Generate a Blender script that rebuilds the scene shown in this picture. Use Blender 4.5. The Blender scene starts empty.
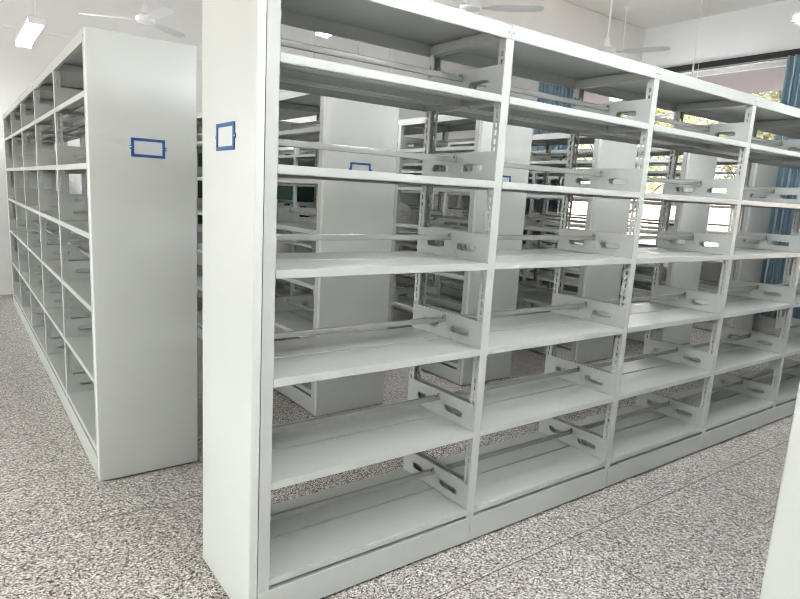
import bpy, bmesh, math, random
from mathutils import Vector, Matrix
random.seed(7)
S = bpy.context.scene
COL = S.collection
PI = math.pi

# ------------------------------------------------------------------ materials
def s2l(c):
    return tuple((v/12.92 if v <= .04045 else ((v+.055)/1.055)**2.4) for v in [x/255 for x in c])

def mat(name, rgb, rough=.5, metal=0., spec=.5, bump=0., bscale=200., coat=0.):
    m = bpy.data.materials.new(name); m.use_nodes = True
    nt = m.node_tree; b = nt.nodes['Principled BSDF']
    col = s2l(rgb)
    b.inputs['Roughness'].default_value = rough
    b.inputs['Metallic'].default_value = metal
    b.inputs['Specular IOR Level'].default_value = spec
    b.inputs['Coat Weight'].default_value = coat
    tc = nt.nodes.new('ShaderNodeTexCoord')
    n = nt.nodes.new('ShaderNodeTexNoise'); n.inputs['Scale'].default_value = 3.; n.inputs['Detail'].default_value = 3.
    r = nt.nodes.new('ShaderNodeValToRGB')
    r.color_ramp.elements[0].color = (*[v*.96 for v in col], 1); r.color_ramp.elements[1].color = (*[min(1, v*1.03) for v in col], 1)
    nt.links.new(tc.outputs['Object'], n.inputs['Vector']); nt.links.new(n.outputs['Fac'], r.inputs['Fac'])
    nt.links.new(r.outputs['Color'], b.inputs['Base Color'])
    if bump:
        n2 = nt.nodes.new('ShaderNodeTexNoise'); n2.inputs['Scale'].default_value = bscale
        bp = nt.nodes.new('ShaderNodeBump'); bp.inputs['Strength'].default_value = bump; bp.inputs['Distance'].default_value = .002
        nt.links.new(tc.outputs['Object'], n2.inputs['Vector']); nt.links.new(n2.outputs['Fac'], bp.inputs['Height'])
        nt.links.new(bp.outputs['Normal'], b.inputs['Normal'])
    return m

def emis(name, rgb, strength):
    m = bpy.data.materials.new(name); m.use_nodes = True
    b = m.node_tree.nodes['Principled BSDF']
    b.inputs['Base Color'].default_value = (.9, .9, .9, 1)
    b.inputs['Emission Color'].default_value = (*s2l(rgb), 1); b.inputs['Emission Strength'].default_value = strength
    return m

STEEL = mat('grey_green_enamelled_steel', (182, 186, 181), .33, 0, .5, .03, 500)
PALE = mat('pale_panel_enamel', (205, 209, 204), .33, 0, .5, .03, 500)
ROLLED = mat('grey_rolled_steel_bar', (148, 149, 144), .3)
DARK = mat('black_screw', (25, 25, 25), .4)
BLUE = mat('blue_plastic', (20, 82, 146), .35)
CARD = mat('paper_card', (206, 211, 210), .6)
CHROME = mat('chrome', (200, 200, 200), .2, 1.)
WALL = mat('white_painted_wall', (232, 232, 230), .8, 0, .3, .1, 60)
CEIL = mat('ceiling_paint', (232, 229, 224), .9, 0, .2)
WHITE = mat('white_enamel', (235, 235, 233), .35)
BLACK = mat('black_aluminium', (22, 22, 24), .4)
ALU = mat('window_aluminium', (190, 190, 188), .4)
CLOTH = mat('blue_curtain_cloth', (160, 186, 200), .85, 0, .2, .3, 400)
_nt = CLOTH.node_tree; _tl = _nt.nodes.new('ShaderNodeBsdfTranslucent'); _mx = _nt.nodes.new('ShaderNodeMixShader')
_tl.inputs['Color'].default_value = (*s2l((140, 172, 190)), 1); _mx.inputs[0].default_value = .1
_nt.links.new(_nt.nodes['Principled BSDF'].outputs[0], _mx.inputs[1]); _nt.links.new(_tl.outputs[0], _mx.inputs[2])
_nt.links.new(_mx.outputs[0], _nt.nodes['Material Output'].inputs['Surface'])
BOARD = mat('dark_green_chalkboard', (12, 44, 38), .5)
MAUVE = mat('mauve_painted_concrete', (140, 136, 142), .8)
PAVE = mat('pink_paving', (190, 180, 176), .8)
BARK = mat('bark', (70, 55, 45), .9)
PINK = mat('pink_render', (232, 200, 186), .85)
LEAF = mat('yellow_green_leaves', (146, 150, 84), .6)
LEAF2 = mat('olive_leaves', (112, 112, 82), .6)
TUBE = emis('glowing_tube', (247, 250, 255), 42.)

def glass():
    m = bpy.data.materials.new('window_glass'); m.use_nodes = True
    nt = m.node_tree; nt.nodes.clear()
    o = nt.nodes.new('ShaderNodeOutputMaterial'); t = nt.nodes.new('ShaderNodeBsdfTransparent')
    g = nt.nodes.new('ShaderNodeBsdfGlossy'); g.inputs['Roughness'].default_value = .02
    mx = nt.nodes.new('ShaderNodeMixShader'); mx.inputs[0].default_value = .05
    t.inputs['Color'].default_value = (.97, .98, .97, 1)
    nt.links.new(t.outputs[0], mx.inputs[1]); nt.links.new(g.outputs[0], mx.inputs[2]); nt.links.new(mx.outputs[0], o.inputs[0])
    return m
GLASS = glass()

def terrazzo():
    m = bpy.data.materials.new('speckled_terrazzo_tiles'); m.use_nodes = True
    nt = m.node_tree; b = nt.nodes['Principled BSDF']; L = nt.links.new
    tc = nt.nodes.new('ShaderNodeTexCoord')
    def vor(scale):
        v = nt.nodes.new('ShaderNodeTexVoronoi'); v.inputs['Scale'].default_value = scale
        L(tc.outputs['Object'], v.inputs['Vector'])
        s = nt.nodes.new('ShaderNodeSeparateColor'); L(v.outputs['Color'], s.inputs['Color'])
        return s
    s = vor(160)
    r = nt.nodes.new('ShaderNodeValToRGB'); r.color_ramp.interpolation = 'CONSTANT'
    cols = [(0, (46, 44, 42)), (.09, (112, 108, 102)), (.24, (158, 153, 147)), (.42, (198, 192, 185)), (.6, (182, 168, 164)), (.7, (214, 210, 203)), (.86, (240, 237, 232))]
    e = r.color_ramp.elements
    e[0].position = 0; e[0].color = (*s2l(cols[0][1]), 1); e[1].position = cols[1][0]; e[1].color = (*s2l(cols[1][1]), 1)
    for p, c in cols[2:]:
        q = e.new(p); q.color = (*s2l(c), 1)
    L(s.outputs[0], r.inputs['Fac'])
    s2 = vor(290)
    r2 = nt.nodes.new('ShaderNodeValToRGB'); r2.color_ramp.interpolation = 'CONSTANT'
    r2.color_ramp.elements[0].color = (.25, .24, .23, 1); r2.color_ramp.elements[1].position = .16; r2.color_ramp.elements[1].color = (1, 1, 1, 1)
    L(s2.outputs[1], r2.inputs['Fac'])
    mu = nt.nodes.new('ShaderNodeMix'); mu.data_type = 'RGBA'; mu.blend_type = 'MULTIPLY'; mu.inputs[0].default_value = .75
    L(r.outputs['Color'], mu.inputs[6]); L(r2.outputs['Color'], mu.inputs[7])
    # tile joints 1.2 m apart
    sx = nt.nodes.new('ShaderNodeSeparateXYZ'); L(tc.outputs['Object'], sx.inputs[0])
    def joint(sock, off):
        a = nt.nodes.new('ShaderNodeMath'); a.operation = 'ADD'; a.inputs[1].default_value = off; L(sock, a.inputs[0])
        p = nt.nodes.new('ShaderNodeMath'); p.operation = 'PINGPONG'; p.inputs[1].default_value = .6075; L(a.outputs[0], p.inputs[0])
        l = nt.nodes.new('ShaderNodeMath'); l.operation = 'LESS_THAN'; l.inputs[1].default_value = .0024; L(p.outputs[0], l.inputs[0])
        return l
    jx = joint(sx.outputs[0], -1.505+12.15); jy = joint(sx.outputs[1], .215+12.15)
    mx = nt.nodes.new('ShaderNodeMath'); mx.operation = 'MAXIMUM'; L(jx.outputs[0], mx.inputs[0]); L(jy.outputs[0], mx.inputs[1])
    fm = nt.nodes.new('ShaderNodeMix'); fm.data_type = 'RGBA'; L(mx.outputs[0], fm.inputs[0])
    L(mu.outputs[2], fm.inputs[6]); fm.inputs[7].default_value = (.07, .055, .05, 1)
    L(fm.outputs[2], b.inputs['Base Color'])
    b.inputs['Roughness'].default_value = .38; b.inputs['Specular IOR Level'].default_value = .4
    return m
FLOOR = terrazzo()

# ------------------------------------------------------------------ mesh helpers
def box(bm, x0, x1, y0, y1, z0, z1, mi=0, bev=0., seg=2):
    r = bmesh.ops.create_cube(bm, size=1.)
    vs = r['verts']
    for v in vs:
        v.co = Vector(((x0+x1)/2+v.co.x*(x1-x0), (y0+y1)/2+v.co.y*(y1-y0), (z0+z1)/2+v.co.z*(z1-z0)))
    fs = {f for v in vs for f in v.link_faces}
    for f in fs: f.material_index = mi
    if bev:
        es = list({e for v in vs for e in v.link_edges})
        q = bmesh.ops.bevel(bm, geom=es, offset=bev, segments=seg, affect='EDGES', profile=.5)
        for f in q['faces']: f.material_index = mi
    return vs

def cyl(bm, p, q, r, n=12, r2=None, mi=0):
    p, q = Vector(p), Vector(q); d = q-p
    g = bmesh.ops.create_cone(bm, cap_ends=True, segments=n, radius1=r, radius2=r if r2 is None else r2, depth=d.length)
    M = Matrix.Translation((p+q)/2) @ d.to_track_quat('Z', 'Y').to_matrix().to_4x4()
    bmesh.ops.transform(bm, matrix=M, verts=g['verts'])
    for f in {f for v in g['verts'] for f in v.link_faces}: f.material_index = mi
    return g['verts']

def lathe(bm, prof, n=24, at=(0, 0, 0), mi=0):
    rings = []
    for r, z in prof:
        rings.append([bm.verts.new((at[0]+r*math.cos(2*PI*k/n), at[1]+r*math.sin(2*PI*k/n), at[2]+z)) for k in range(n)])
    for a, b in zip(rings, rings[1:]):
        for k in range(n):
            f = bm.faces.new((a[k], a[(k+1) % n], b[(k+1) % n], b[k])); f.material_index = mi
    for ring in (rings[0], rings[-1]):
        try: bm.faces.new(ring).material_index = mi
        except ValueError: pass

def quad(bm, pts, mi=0):
    f = bm.faces.new([bm.verts.new(p) for p in pts]); f.material_index = mi; return f

def mesh(bm, name, mats, smooth=False):
    bmesh.ops.remove_doubles(bm, verts=bm.verts, dist=1e-5)
    bmesh.ops.recalc_face_normals(bm, faces=bm.faces)
    me = bpy.data.meshes.new(name); bm.to_mesh(me); bm.free()
    for m in (mats if isinstance(mats, (list, tuple)) else [mats]): me.materials.append(m)
    if smooth:
        for p in me.polygons: p.use_smooth = True
        try: me.set_sharp_from_angle(angle=math.radians(smooth if smooth > 1 else 40))
        except Exception: pass
    return me

def thicken(me, t, off=-1):
    o = bpy.data.objects.new('tmp', me); COL.objects.link(o)
    s = o.modifiers.new('s', 'SOLIDIFY'); s.thickness = t; s.offset = off; s.use_even_offset = False
    dg = bpy.context.evaluated_depsgraph_get()
    m2 = bpy.data.meshes.new_from_object(o.evaluated_get(dg))
    bpy.data.objects.remove(o); m2.name = me.name
    return m2

def put(name, me, parent=None, loc=(0, 0, 0), rot=(0, 0, 0)):
    o = bpy.data.objects.new(name, me); COL.objects.link(o)
    o.location = loc; o.rotation_euler = rot
    if parent: o.parent = parent
    return o

def thing(name, label, cat, loc=(0, 0, 0), rz=0, group=None):
    o = bpy.data.objects.new(name, None); COL.objects.link(o)
    o.empty_display_size = .1
    o.location = loc; o.rotation_euler = (0, 0, rz); o['label'] = label; o['category'] = cat
    if group: o['group'] = group
    return o

def struct(name, bm, m, smooth=False):
    o = put(name, mesh(bm, name, m, smooth)); o['kind'] = 'structure'; return o

# ------------------------------------------------------------------ library rack
H = 2.2; W = 1.0283; T = .028; RAIL = .054; KICK = .124
LEVELS = [.168, .535, .905, 1.272, 1.605, 1.937]
_cache = {}
def cached(key, fn):
    if key not in _cache: _cache[key] = fn()
    return _cache[key]

def post_mesh(flip):
    bm = bmesh.new(); w = .022; d = .036; z0, z1 = .008, H-RAIL+.003
    s = -1 if flip else 1
    bm.faces.new([bm.verts.new(p) for p in ((-w, 0, z0), (w, 0, z0), (w, 0, z1), (-w, 0, z1))])
    zs = [z0]; holes = []
    z = .185
    while z < z1-.04:
        zs += [z, z+.021]; holes.append(len(zs)-2); z += .0333
    zs.append(z1); ys = [0, .0125, .0215, d]
    for sx in (-w, w):
        g = [[bm.verts.new((sx, s*y, zz)) for y in ys] for zz in zs]
        for i in range(len(zs)-1):
            for j in range(3):
                if j == 1 and i in holes: continue
                bm.faces.new((g[i][j], g[i][j+1], g[i+1][j+1], g[i+1][j]))
        # returned lip
        sg = 1 if sx < 0 else -1
        quad(bm, ((sx, s*d, z0), (sx+sg*.006, s*d, z0), (sx+sg*.006, s*d, z1), (sx, s*d, z1)))
    me = mesh(bm, 'post', STEEL)
    return thicken(me, .0012)

def shelf_mesh(L, D):
    bm = bmesh.new(); g = .005; lip = .029
    for y0, y1 in ((.0, D/2-g), (D/2+g, D)):
        b2 = bmesh.new()
        c = [(0, y0), (L, y0), (L, y1), (0, y1)]
        top = [b2.verts.new((x, y, 0)) for x, y in c]; bot = [b2.verts.new((x, y, -lip)) for x, y in c]
        b2.faces.new(top)
        for k in range(4): b2.faces.new((top[k], top[(k+1) % 4], bot[(k+1) % 4], bot[k]))
        i = .013
        cin = [(i, y0+i), (L-i, y0+i), (L-i, y1-i), (i, y1-i)]
        inn = [b2.verts.new((x, y, -lip)) for x, y in cin]
        for k in range(4): b2.faces.new((bot[k], bot[(k+1) % 4], inn[(k+1) % 4], inn[k]))
        es = [e for e in b2.edges if len(e.link_faces) == 2 and (all(abs(v.co.z) < 1e-6 for v in e.verts) or all(v in bot for v in e.verts))]
        bmesh.ops.bevel(b2, geom=es, offset=.0025, segments=2, affect='EDGES')
        bmesh.ops.recalc_face_normals(b2, faces=b2.faces)
        # a stiffening channel spot-welded under the board
        yc = (y0+y1)/2
        q = [b2.verts.new(p) for p in ((.02, yc-.03, -.003), (.02, yc-.03, -.016), (.02, yc+.03, -.016), (.02, yc+.03, -.003))]
        q2 = [b2.verts.new((L-.02, v.co.y, v.co.z)) for v in q]
        for k in range(3): b2.faces.new((q[k], q[k+1], q2[k+1], q2[k]))
        tmp = bpy.data.meshes.new('t'); b2.to_mesh(tmp); b2.free(); bm.from_mesh(tmp); bpy.data.meshes.remove(tmp)
    me = bpy.data.meshes.new('shelf'); bm.to_mesh(me); bm.free(); me.materials.append(STEEL)
    for p in me.polygons: p.use_smooth = True
    me.set_sharp_from_angle(angle=math.radians(50))
    return thicken(me, .001)

def bracket_mesh(D, sg):
    # sg = +1: bracket at the left end of a bay (flange folds towards the post at -x)
    bm = bmesh.new(); h = .116
    def plate(pts, slot, x):
        e = []
        def loop(ps):
            vs = [bm.verts.new((x, y, z)) for y, z in ps]
            return [bm.edges.new((vs[k], vs[(k+1) % len(vs)])) for k in range(len(vs))]
        e += loop(pts)
        y0, y1, zc, r = slot; n = 7
        hp = [(y1-r+r*math.sin(PI*k/n), zc+r*math.cos(PI*k/n)) for k in range(n+1)] + [(y0+r-r*math.sin(PI*k/n), zc-r*math.cos(PI*k/n)) for k in range(n+1)]
        e += loop(hp)
        bmesh.ops.triangle_fill(bm, use_beauty=True, use_dissolve=False, edges=e)
    m = D/2
    plate([(.003, .001), (.003, h), (m-.004, h), (m-.004, .07), (m-.055, .001)], (.075, .192, .052, .0145), 0)
    plate([(D-.003, .001), (D-.003, h), (m-.003, h), (m-.003, .068), (m-.05, .001)], (D-.192, D-.075, .052, .0145), -sg*.0022)
    quad(bm, ((0, .04, h), (0, D-.04, h), (-sg*.011, D-.04, h), (-sg*.011, .04, h)))
    me = bpy.data.meshes.new('bracket'); bmesh.ops.recalc_face_normals(bm, faces=bm.faces); bm.to_mesh(me); bm.free(); me.materials.append(STEEL)
    return thicken(me, .0012, 0)

def bar_mesh(L):
    bm = bmesh.new()
    box(bm, .004, L-.004, -.008, .008, .074, .098, 0, .004, 2)
    for x, s in ((.004, 1), (L-.004, -1)):        # hooked end that sits on the bracket edge
        box(bm, min(x, x+s*.012), max(x, x+s*.012), -.0035, .0035, .096, .106, 0, .001, 1)
        cyl(bm, (x+s*.02, -.009, .094), (x+s*.02, .009, .094), .0035, 8, mi=1)
    return mesh(bm, 'divider_bar', [ROLLED, DARK], 40)

def top_mesh(L, D):
    bm = bmesh.new(); a = .0012
    c = [(a, -.002), (L-a, -.002), (L-a, D+.002), (a, D+.002)]
    top = [bm.verts.new((x, y, H)) for x, y in c]; bot = [bm.verts.new((x, y, H-RAIL)) for x, y in c]
    bm.faces.new(top)
    for k in (0, 2): bm.faces.new((top[k], top[(k+1) % 4], bot[(k+1) % 4], bot[k]))
    for k in (1, 3):
        x = c[k][0]; q = [bm.verts.new((x, -.002, H-.011)), bm.verts.new((x, D+.002, H-.011))]
        vs = [v for v in (top[k], top[(k+1) % 4])]
        vs.sort(key=lambda v: v.co.y); bm.faces.new((vs[0], vs[1], q[1], q[0]))
    quad(bm, ((a, -.002, H-RAIL), (L-a, -.002, H-RAIL), (L-a, .014, H-RAIL), (a, .014, H-RAIL)))
    quad(bm, ((a, D+.002, H-RAIL), (L-a, D+.002, H-RAIL), (L-a, D-.014, H-RAIL), (a, D-.014, H-RAIL)))
    bmesh.ops.remove_doubles(bm, verts=bm.verts, dist=1e-5)
    es = [e for e in bm.edges if len(e.link_faces) == 2]
    bmesh.ops.bevel(bm, geom=es, offset=.002, segments=2, affect='EDGES')
    bmesh.ops.recalc_face_normals(bm, faces=bm.faces)
    me = bpy.data.meshes.new('top_panel'); bm.to_mesh(me); bm.free(); me.materials.append(STEEL)
    me = thicken(me, .001)
    bm = bmesh.new(); bm.from_mesh(me)
    for x in (.012, L-.012):
        for y, s in ((-.002, -1), (D+.002, 1)):
            cyl(bm, (x, y, H-.03), (x, y+s*.0012, H-.03), .0028, 8, mi=1)
    me2 = bpy.data.meshes.new('top_panel'); bm.to_mesh(me2); bm.free(); me2.materials.append(STEEL); me2.materials.append(DARK)
    return me2

def kick_mesh(L, s):
    bm = bmesh.new(); a = .001
    box(bm, a, L-a, -.0025*s if s > 0 else 0, 0 if s > 0 else .0025, .012, KICK, 0, .0008, 1)
    y0, y1 = (0, .03) if s > 0 else (-.03, 0)
    box(bm, a, L-a, y0, y1, KICK-.003, KICK, 0)
    return mesh(bm, 'kick_plate', STEEL)

def panel_mesh(D):
    bm = bmesh.new()
    box(bm, 0, .0325, -.003, D+.003, .008, H+.002, 0, .007, 4)
    box(bm, .0325, .0331, .002, D-.002, .01, H-.004, 0)
    return mesh(bm, 'end_panel', PALE, 50)

def holder_mesh():
    # lies on the outer face (x = 0, facing -x), centred on y = 0, z = 0
    bm = bmesh.new(); w, h, b = .080, .0445, .013
    for y0, y1, z0, z1 in ((-w, w, h-b, h), (-w, w, -h, -h+b), (-w, -w+b, -h+b*.6, h-b*.6), (w-b, w, -h+b*.6, h-b*.6)):
        box(bm, -.0055, 0, y0, y1, z0, z1, 0, .0018, 2)
    box(bm, -.0012, 0, -w+b*.5, w-b*.5, -h+b*.5, h-b*.5, 1)
    for s in (-1, 1):
        cyl(bm, (-.0035, s*w, 0), (0, s*w, 0), .0095, 14)
        cyl(bm, (-.0055, s*(w+.004), 0), (-.003, s*(w+.004), 0), .0042, 10, mi=2)
    return mesh(bm, 'label_holder', [BLUE, CARD, CHROME], 40)

def rack(label, loc, rz, D, n, lab=(0, 0), category='shelving'):
    t = thing('library_rack', label, category, loc, rz)
    L = 2*T+n*W
    cs = [.057]+[T+k*W for k in range(1, n)]+[L-.057]
    pm = cached(('panel', round(D, 4)), lambda: panel_mesh(D))
    p0 = put('end_panel', pm, t)
    p1 = put('end_panel', pm, t, (L, D, 0), (0, 0, PI))
    put('label_holder', cached('holder', holder_mesh), p0, (0, D/2+lab[0], 1.692+lab[1]))
    for k in range(n+1):
        put('post', cached('postf', lambda: post_mesh(False)), t, (cs[k], .001, 0))
        put('post', cached('postr', lambda: post_mesh(True)), t, (cs[k], D-.001, 0))
        def cb():
            bm = bmesh.new(); box(bm, -.02, .02, .002, D-.002, H-.05, H-.012, 0, .002, 1); return mesh(bm, 'cross_beam', STEEL)
        put('cross_beam', cached(('cb', round(D, 4)), cb), t, (cs[k], 0, 0))
    for k in range(n):
        j0 = .0335 if k == 0 else T+k*W
        j1 = L-.0335 if k == n-1 else T+(k+1)*W
        J = j1-j0
        put('top_panel', cached(('top', round(J, 4), round(D, 4)), lambda: top_mesh(J, D)), t, (j0, 0, 0))
        put('kick_plate', cached(('k1', round(J, 4)), lambda: kick_mesh(J, 1)), t, (j0, 0, 0))
        put('kick_plate', cached(('k2', round(J, 4)), lambda: kick_mesh(J, -1)), t, (j0, D, 0))
        x0 = cs[k]+.0225; x1 = cs[k+1]-.0225; sl = x1-x0
        for z in LEVELS:
            s = put('shelf', cached(('s', round(sl, 4), round(D, 4)), lambda: shelf_mesh(sl, D)), t, (x0, 0, z))
            put('bracket', cached(('b', 1, round(D, 4)), lambda: bracket_mesh(D, 1)), s, (.0012, 0, 0))
            put('bracket', cached(('b', -1, round(D, 4)), lambda: bracket_mesh(D, -1)), s, (sl-.0012, 0, 0))
            put('divider_bar', cached(('bar', round(sl, 4)), lambda: bar_mesh(sl)), s, (0, D/2, 0))
    return t

DA, DB, DC = .4697, .5029, .565
R90 = PI/2
rack('long empty grey steel rack crossing the foreground, its bright end panel left of centre', (0, 0, 0), 0, DA, 6)
rack('empty grey steel rack at far left, its broad end panel beside the open floor', (-.2272+DB, 1.3602, 0), R90, DB, 5, (-.014, 0))
XC, YC = 1.2092, 1.7015
rack('empty rack behind the foreground rack, end panel showing through its leftmost bay', (XC+DC-.015, YC-.05, 0), R90, DC, 5, (.01, -.01))
rack('empty rack behind the foreground rack, end panel half hidden by its second post', (XC+1.3889+DC, YC, 0), R90, DC, 5, (.01, -.01))
rack('empty rack with end panel visible through the right of the foreground rack\'s second bay', (XC+2.8876+DC, YC, 0), R90, DC, 5, (.01, -.01))
rack('empty rack with end panel before the bright foliage window, beyond the foreground rack', (XC+4.4227+DC, YC, 0), R90, DC, 5, (.01, -.01))
rack('empty rack nearest the blue curtain, its end panel just left of the curtain folds', (XC+5.9696+DC, YC, 0), R90, DC, 5, (.01, -.01))
rack('grey rack end cropped by the lower right corner, across the aisle from the foreground rack', (1.06, -1.15-DB, 0), 0, DB, 4)

# ------------------------------------------------------------------ room
XL, XR, YB, YF, HC = -2.9, 8.05, 7.3, -3.6, 4.2
bm = bmesh.new(); box(bm, XL, XR, YF, YB, -.12, 0); struct('floor', bm, FLOOR)
bm = bmesh.new(); box(bm, XL-.2, XR+.2, YF-.2, YB+.2, HC, HC+.2); struct('ceiling', bm, CEIL)
bm = bmesh.new(); box(bm, XL-.2, XR+.2, YB, YB+.2, -.12, HC); struct('wall_back', bm, WALL)
bm = bmesh.new(); box(bm, XL-.2, XR+.2, YF-.2, YF, -.12, HC); struct('wall_front', bm, WALL)
bm = bmesh.new(); box(bm, XL, XR, 3.97, 4.27, 3.42, HC, 0, .01, 1); struct('trim_1', bm, CEIL)      # ceiling beam
for k, x in enumerate((4.19, 5.03, 5.77)):
    bm = bmesh.new(); box(bm, x-.012, x+.012, YB-.015, YB, 3.335, HC); struct('trim_%d' % (4+k), bm, WALL)      # cable ducts
bm = bmesh.new(); box(bm, XL, XR, YB-.02, YB, 3.30, 3.335, 0, .002, 1); struct('trim_2', bm, WHITE)      # cable trunking

def wall_with_openings(name, x0, x1, ops):
    bm = bmesh.new(); y = YF
    for a, b, z0, z1 in ops:
        box(bm, x0, x1, y, a, -.12, HC)
        box(bm, x0, x1, a, b, -.12, z0); box(bm, x0, x1, a, b, z1, HC)
        y = b
    box(bm, x0, x1, y, YB, -.12, HC)
    struct(name, bm, WALL)
OR = [(-2.9, .2, .92, 3.47), (1.0, 5.75, .92, 3.47)]  # first opening is out of view, added to let in light
OL = [(-3.3, -1.7, .8, 3.3), (-.7, 2.9, .8, 3.3), (3.8, 6.8, .8, 3.3)]
wall_with_openings('wall_right', XR, XR+.2, OR)
wall_with_openings('wall_left', XL-.2, XL, OL)

def window(n, x, a, b, z0, z1, nm):
    bm = bmesh.new(); f = .05
    box(bm, x-.03, x+.03, a, b, z0, z0+f); box(bm, x-.03, x+.03, a, b, z1-f, z1)
    for k in range(nm+1):
        y = a+f/2+(b-a-f)*k/nm
        box(bm, x-.03, x+.03, y-f/2, y+f/2, z0, z1)
    box(bm, x-.025, x+.025, a, b, 2.9 if x > 0 else 2.5, 2.94 if x > 0 else 2.54)
    box(bm, x-.004, x+.004, a+f, b-f, z0+f, z1-f, 1)
    o = put('window_%d' % n, mesh(bm, 'window', [ALU, GLASS])); o['kind'] = 'structure'
n = 1
for a, b, z0, z1 in OR: window(n, XR+.1, a, b, z0, z1, 2); n += 1
for a, b, z0, z1 in OL: window(n, XL-.1, a, b, z0, z1, 3); n += 1

bm = bmesh.new(); box(bm, XL-1.9, XL-.2, -6, 9, 3.4, 3.52); struct('trim_7', bm, MAUVE)     # unseen slab, added to keep direct sun out of the left windows

# chalkboard on the back wall
t = thing('chalkboard', 'dark green chalkboard on the back wall, glimpsed between the shelves at left', 'chalkboard', (3.1, YB-.03, .95))
bm = bmesh.new(); box(bm, -1.9, 1.9, -.005, .03, 0, 1.2); put('writing_surface', mesh(bm, 'writing_surface', BOARD), t)
bm = bmesh.new()
for a in ((-1.94, 1.94, 1.2, 1.24), (-1.94, 1.94, -.04, 0), (-1.94, -1.9, 0, 1.2), (1.9, 1.94, 0, 1.2)): box(bm, a[0], a[1], -.02, .03, a[2], a[3])
put('frame', mesh(bm, 'frame', ALU), t)

# curtains
def curtain(label, y0, y1, folds, amp, ztop=3.46):
    bm = bmesh.new(); N = folds*10; zs = [.22, .8, 1.6, 2.4, 3.1, ztop]
    g = []
    for i, z in enumerate(zs):
        row = []
        for k in range(N+1):
            u = k/N; ph = u*folds*2*PI
            a = amp*(1.15-.25*z/3.5)
            x = 7.84 + a*math.sin(ph+.35*math.sin(z*1.3+u*5)) + .012*math.sin(ph*2.3+z)
            y = y0+(y1-y0)*u + .02*math.sin(ph*2)
            row.append(bm.verts.new((x, y, z)))
        g.append(row)
    for a, b in zip(g, g[1:]):
        for k in range(N): bm.faces.new((a[k], a[k+1], b[k+1], b[k]))
    me = thicken(mesh(bm, 'curtain', CLOTH, 80), .004)
    o = put('curtain', me); o['label'] = label; o['category'] = 'curtain'
curtain('pale blue floor-length curtain gathered at the right edge beside the last rack', .3, 1.83, 20, .062)
curtain('blue curtain at the far end of the window wall, seen above and between racks', 4.92, 5.76, 11, .05, 3.6)
bm = bmesh.new(); box(bm, 7.93, 8.04, .2, 4.85, 3.48, 3.56, 0, .004, 1)
o = put('curtain_track', mesh(bm, 'curtain_track', BLACK)); o['label'] = 'black curtain track above the window on the right wall'; o['category'] = 'curtain track'

# ceiling fans
def fan(label, x, y, z, az, R=.6):
    t = thing('ceiling_fan', label, 'ceiling fan', (x, y, z))
    bm = bmesh.new(); lathe(bm, [(.015, .05), (.05, .045), (.085, .03), (.092, .008), (.085, -.018), (.045, -.034), (.0001, -.037)], 28)
    put('motor_housing', mesh(bm, 'motor_housing', WHITE, 40), t)
    bm = bmesh.new(); cyl(bm, (0, 0, .04), (0, 0, HC-z-.03), .011, 12); lathe(bm, [(.013, .145), (.026, .13), (.034, .08), (.034, .06)], 18)
    put('rod', mesh(bm, 'rod', WHITE, 40), t)
    bm = bmesh.new(); lathe(bm, [(.02, HC-z-.07), (.055, HC-z-.02), (.06, HC-z)], 20); put('canopy', mesh(bm, 'canopy', WHITE, 40), t)
    def blade():
        bm = bmesh.new()
        pr = [(.10, .022), (.17, .03), (.2, .055), (.35, .064), (R-.06, .06), (R-.02, .05), (R, .025)]
        tilt = math.radians(-8)
        up = [bm.verts.new((r, h*math.cos(tilt), h*math.sin(tilt))) for r, h in pr]
        dn = [bm.verts.new((r, -h*math.cos(tilt), -h*math.sin(tilt))) for r, h in pr]
        for k in range(len(pr)-1): bm.faces.new((up[k], up[k+1], dn[k+1], dn[k]))
        return thicken(mesh(bm, 'blade', WHITE), .004)
    bl = cached(('blade', R), blade)
    for k in range(3): put('blade', bl, t, (0, 0, -.005), (0, 0, math.radians(az+120*k)))
fan('white ceiling fan above the left rack, three blades spread wide', .91, 4.79, 3.1, 157)
fan('white ceiling fan just over the top rail, above the foreground rack\'s first post', 2.88, 2.25, 3.1, -42)
fan('white ceiling fan above the second bay, blades edge-on below the ceiling corner', 4.91, 2.35, 3.1, -65)
fan('white ceiling fan by the window wall, only its rod crossing above the third bay', 7.01, 2.57, 2.94, 10)

# fluorescent lamps
def lamp(label, x, y, z=2.9, flip=1):
    t = thing('hanging_fluorescent_lamp', label, 'ceiling lamp', (x, y, z))
    bm = bmesh.new(); box(bm, -.075, .075, -.62, .62, .02, .045, 0, .004, 1)
    for s in (-1, 1): box(bm, -.075, .075, s*.62-.012, s*.62+.012, -.018, .045, 0, .003, 1)
    put('housing', mesh(bm, 'housing', WHITE), t)
    bm = bmesh.new(); cyl(bm, (0, 0, 0), (0, 1.2, 0), .013, 12); tm = cached('tube', lambda: mesh(bm, 'tube', TUBE, 40))
    for dx in (-.048, 0, .048): put('tube', tm, t, (dx, -.6, 0))
    for dy, rr, nm in ((-.55*flip, .009, 'rod'), (.55*flip, .0025, 'wire')):
        b = bmesh.new(); cyl(b, (0, 0, .05), (0, 0, HC-z), rr, 8); lathe(b, [(.01, HC-z-.05), (.045, HC-z-.01), (.05, HC-z)], 16)
        put(nm, mesh(b, nm, WHITE, 40), t, (0, dy, 0))
    return t
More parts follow.
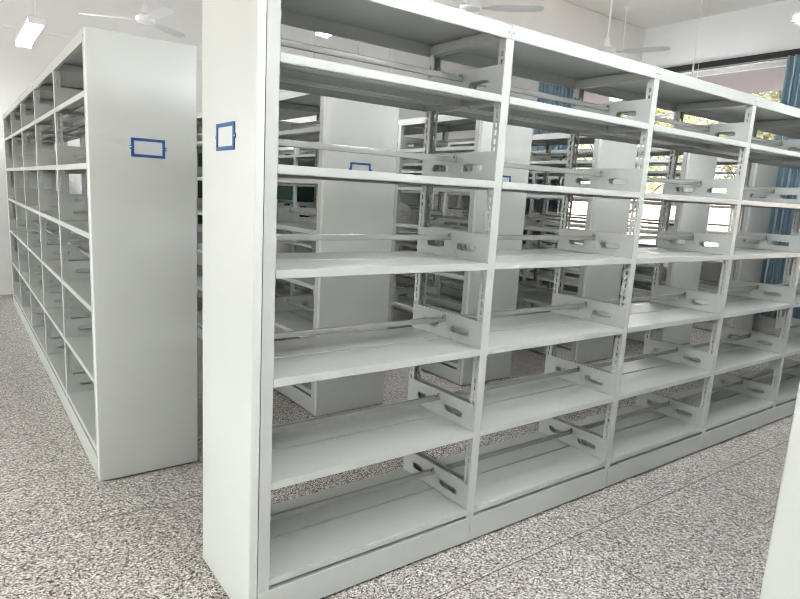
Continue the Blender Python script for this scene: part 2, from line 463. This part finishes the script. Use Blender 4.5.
for x, y, z, lab in [(-.03, 5.42, 2.9, 'glowing fluorescent lamp hanging at the upper left above the left rack'),
                  (2.3, 3.1, 3.03, 'glowing fluorescent lamp seen through the top gap of the first bay'),
                  (4.28, -.28, 2.9, 'glowing fluorescent lamp cut by the upper right edge of the photo'),
                  (6.93, 3.01, 3.0, 'glowing fluorescent lamp seen through the top gap of the second bay'),
                  (1.7, -1.2, 2.9, 'fluorescent lamp overhead in the front aisle'),
                  (.5, -2.0, 2.9, 'fluorescent lamp overhead behind the left aisle, nearest the camera'),
                  (2.2, -2.6, 2.9, 'fluorescent lamp overhead above the rack cropped at lower right'),
                  (4.3, 5.9, 2.9, 'fluorescent lamp at the back behind the middle racks')]:
    lamp(lab, x, y, z, -1 if x > 6 else 1)

# ------------------------------------------------------------------ outdoors
bm = bmesh.new(); box(bm, XR+.2, 40, -25, 40, -.25, -.12); struct('ground', bm, PAVE)
bm = bmesh.new(); box(bm, -30, XL-.2, -25, 40, -.25, -.12); o = struct('ground.001', bm, PAVE)
bm = bmesh.new(); box(bm, XR+.2, 10.2, -6, 14, 3.48, 3.62); struct('trim_3', bm, MAUVE)     # walkway roof outside
bm = bmesh.new(); box(bm, 30, 31, -10, 30, -.12, 2.6); box(bm, 29.9, 31.1, -10, 30, 2.6, 2.8)
for k in range(12): box(bm, 29.85, 30.05, -9+k*3.2, -8.7+k*3.2, -.12, 2.7)
o = put('garden_wall', mesh(bm, 'garden_wall', PINK)); o['label'] = 'pink boundary wall far outside beyond the trees'; o['category'] = 'wall'

def tree_meshes(seed, r, h0, h1, nleaf, leafmat):
    rd = random.Random(seed)
    bm = bmesh.new(); cyl(bm, (0, 0, 0), (0, 0, h0+.8), .13, 10, .08)
    tips = []
    for k in range(9):
        a = rd.uniform(0, 2*PI); q = (math.cos(a)*r*rd.uniform(.4, .8), math.sin(a)*r*rd.uniform(.4, .8), rd.uniform(h0+.6, h1-.5))
        cyl(bm, (0, 0, h0+rd.uniform(-.4, .6)), q, .05, 6, .015); tips.append(Vector(q))
    tr = mesh(bm, 'trunk', BARK, 60)
    bm = bmesh.new(); cz = (h0+h1)/2+.4
    for k in range(nleaf):
        while True:
            p = Vector((rd.uniform(-1, 1), rd.uniform(-1, 1), rd.uniform(-1, 1)))
            if p.length < 1: break
        lump = 1+.18*math.sin(p.x*5+seed)*math.sin(p.y*6)*math.cos(p.z*5)
        c = Vector((p.x*r*lump, p.y*r*lump, cz+p.z*(h1-h0)/2*1.1*lump))
        s = rd.uniform(.05, .1)
        d = Vector((rd.gauss(0, 1), rd.gauss(0, 1), rd.gauss(0, .6))).normalized(); e = d.orthogonal().normalized()
        e = Matrix.Rotation(rd.uniform(0, PI), 3, d) @ e
        g = d.cross(e)
        quad(bm, (c-e*s, c+g*s*.45, c+e*s, c-g*s*.45))
    me = bpy.data.meshes.new('foliage'); bm.to_mesh(me); bm.free(); me.materials.append(leafmat)
    return tr, me
TA = tree_meshes(1, 1.9, 1.7, 5.2, 5200, LEAF); TB = tree_meshes(2, 2.0, 2.0, 5.6, 5200, LEAF2)
spots = [(15.5, 8.8, 0, 'yellow-green tree outside, seen through the third bay'), (15.5, 4.5, 1, 'olive tree outside behind the blue curtain\'s left side'),
         (15.5, 13.3, 1, 'olive tree outside, second from the far end of the row'), (15.5, -.9, 0, 'yellow-green tree outside at the right end of the row'), (20.3, 7.2, 1, 'olive tree outside, farthest back behind the row')]
for x, y, k, lab in spots:
    t = thing('tree', lab, 'tree', (x, y, -.12), random.uniform(0, 6), 'trees outside the window')
    tr, fo = (TA, TB)[k]
    put('trunk', tr, t); put('foliage', fo, t)

# ------------------------------------------------------------------ light
w = bpy.data.worlds.new('World'); S.world = w; w.use_nodes = True
nt = w.node_tree; bg = nt.nodes['Background']
sky = nt.nodes.new('ShaderNodeTexSky'); sky.sky_type = 'NISHITA'; sky.sun_disc = False
sky.sun_elevation = math.radians(52); sky.sun_rotation = math.radians(270); sky.air_density = 1.2; sky.dust_density = 4.
hs = nt.nodes.new('ShaderNodeHueSaturation'); hs.inputs['Saturation'].default_value = .08
nt.links.new(sky.outputs[0], hs.inputs['Color']); nt.links.new(hs.outputs[0], bg.inputs['Color'])
bg.inputs['Strength'].default_value = .4
sun = bpy.data.lights.new('sun', 'SUN'); sun.energy = 3; sun.angle = .02; sun.color = (1, .93, .85)
so = bpy.data.objects.new('sun', sun); COL.objects.link(so)
so.rotation_euler = Vector((.78, .12, -1)).to_track_quat('-Z', 'Y').to_euler()

# ------------------------------------------------------------------ camera
cx, cy, cz = -.7614, -1.7536, 1.5294
yaw, pitch, roll, F = .6165, -.1796, .0514, 600.49
ppx, ppy = -23.79, 3.645
import json
f = Vector((math.sin(yaw)*math.cos(pitch), math.cos(yaw)*math.cos(pitch), math.sin(pitch)))
r = Vector((math.cos(yaw), -math.sin(yaw), 0)); u = r.cross(f)
r2 = math.cos(roll)*r+math.sin(roll)*u; u2 = -math.sin(roll)*r+math.cos(roll)*u
cam = bpy.data.cameras.new('camera'); co = bpy.data.objects.new('camera', cam); COL.objects.link(co)
M = Matrix((r2, u2, -f)).transposed().to_4x4(); M.translation = (cx, cy, cz)
co.matrix_world = M
cam.sensor_fit = 'HORIZONTAL'; cam.sensor_width = 36; cam.lens = F/800*36
cam.shift_x = -ppx/800; cam.shift_y = ppy/800
cam.clip_start = .02; cam.clip_end = 200
S.camera = co

S.view_settings.view_transform = 'Standard'; S.view_settings.look = 'None'
S.view_settings.gamma = 1; S.view_settings.use_curve_mapping = False
S.view_settings.exposure = 1.42
S.cycles.use_denoising = True; S.cycles.filter_width = 1.0
S.cycles.max_bounces = 10; S.cycles.diffuse_bounces = 3; S.cycles.transparent_max_bounces = 16
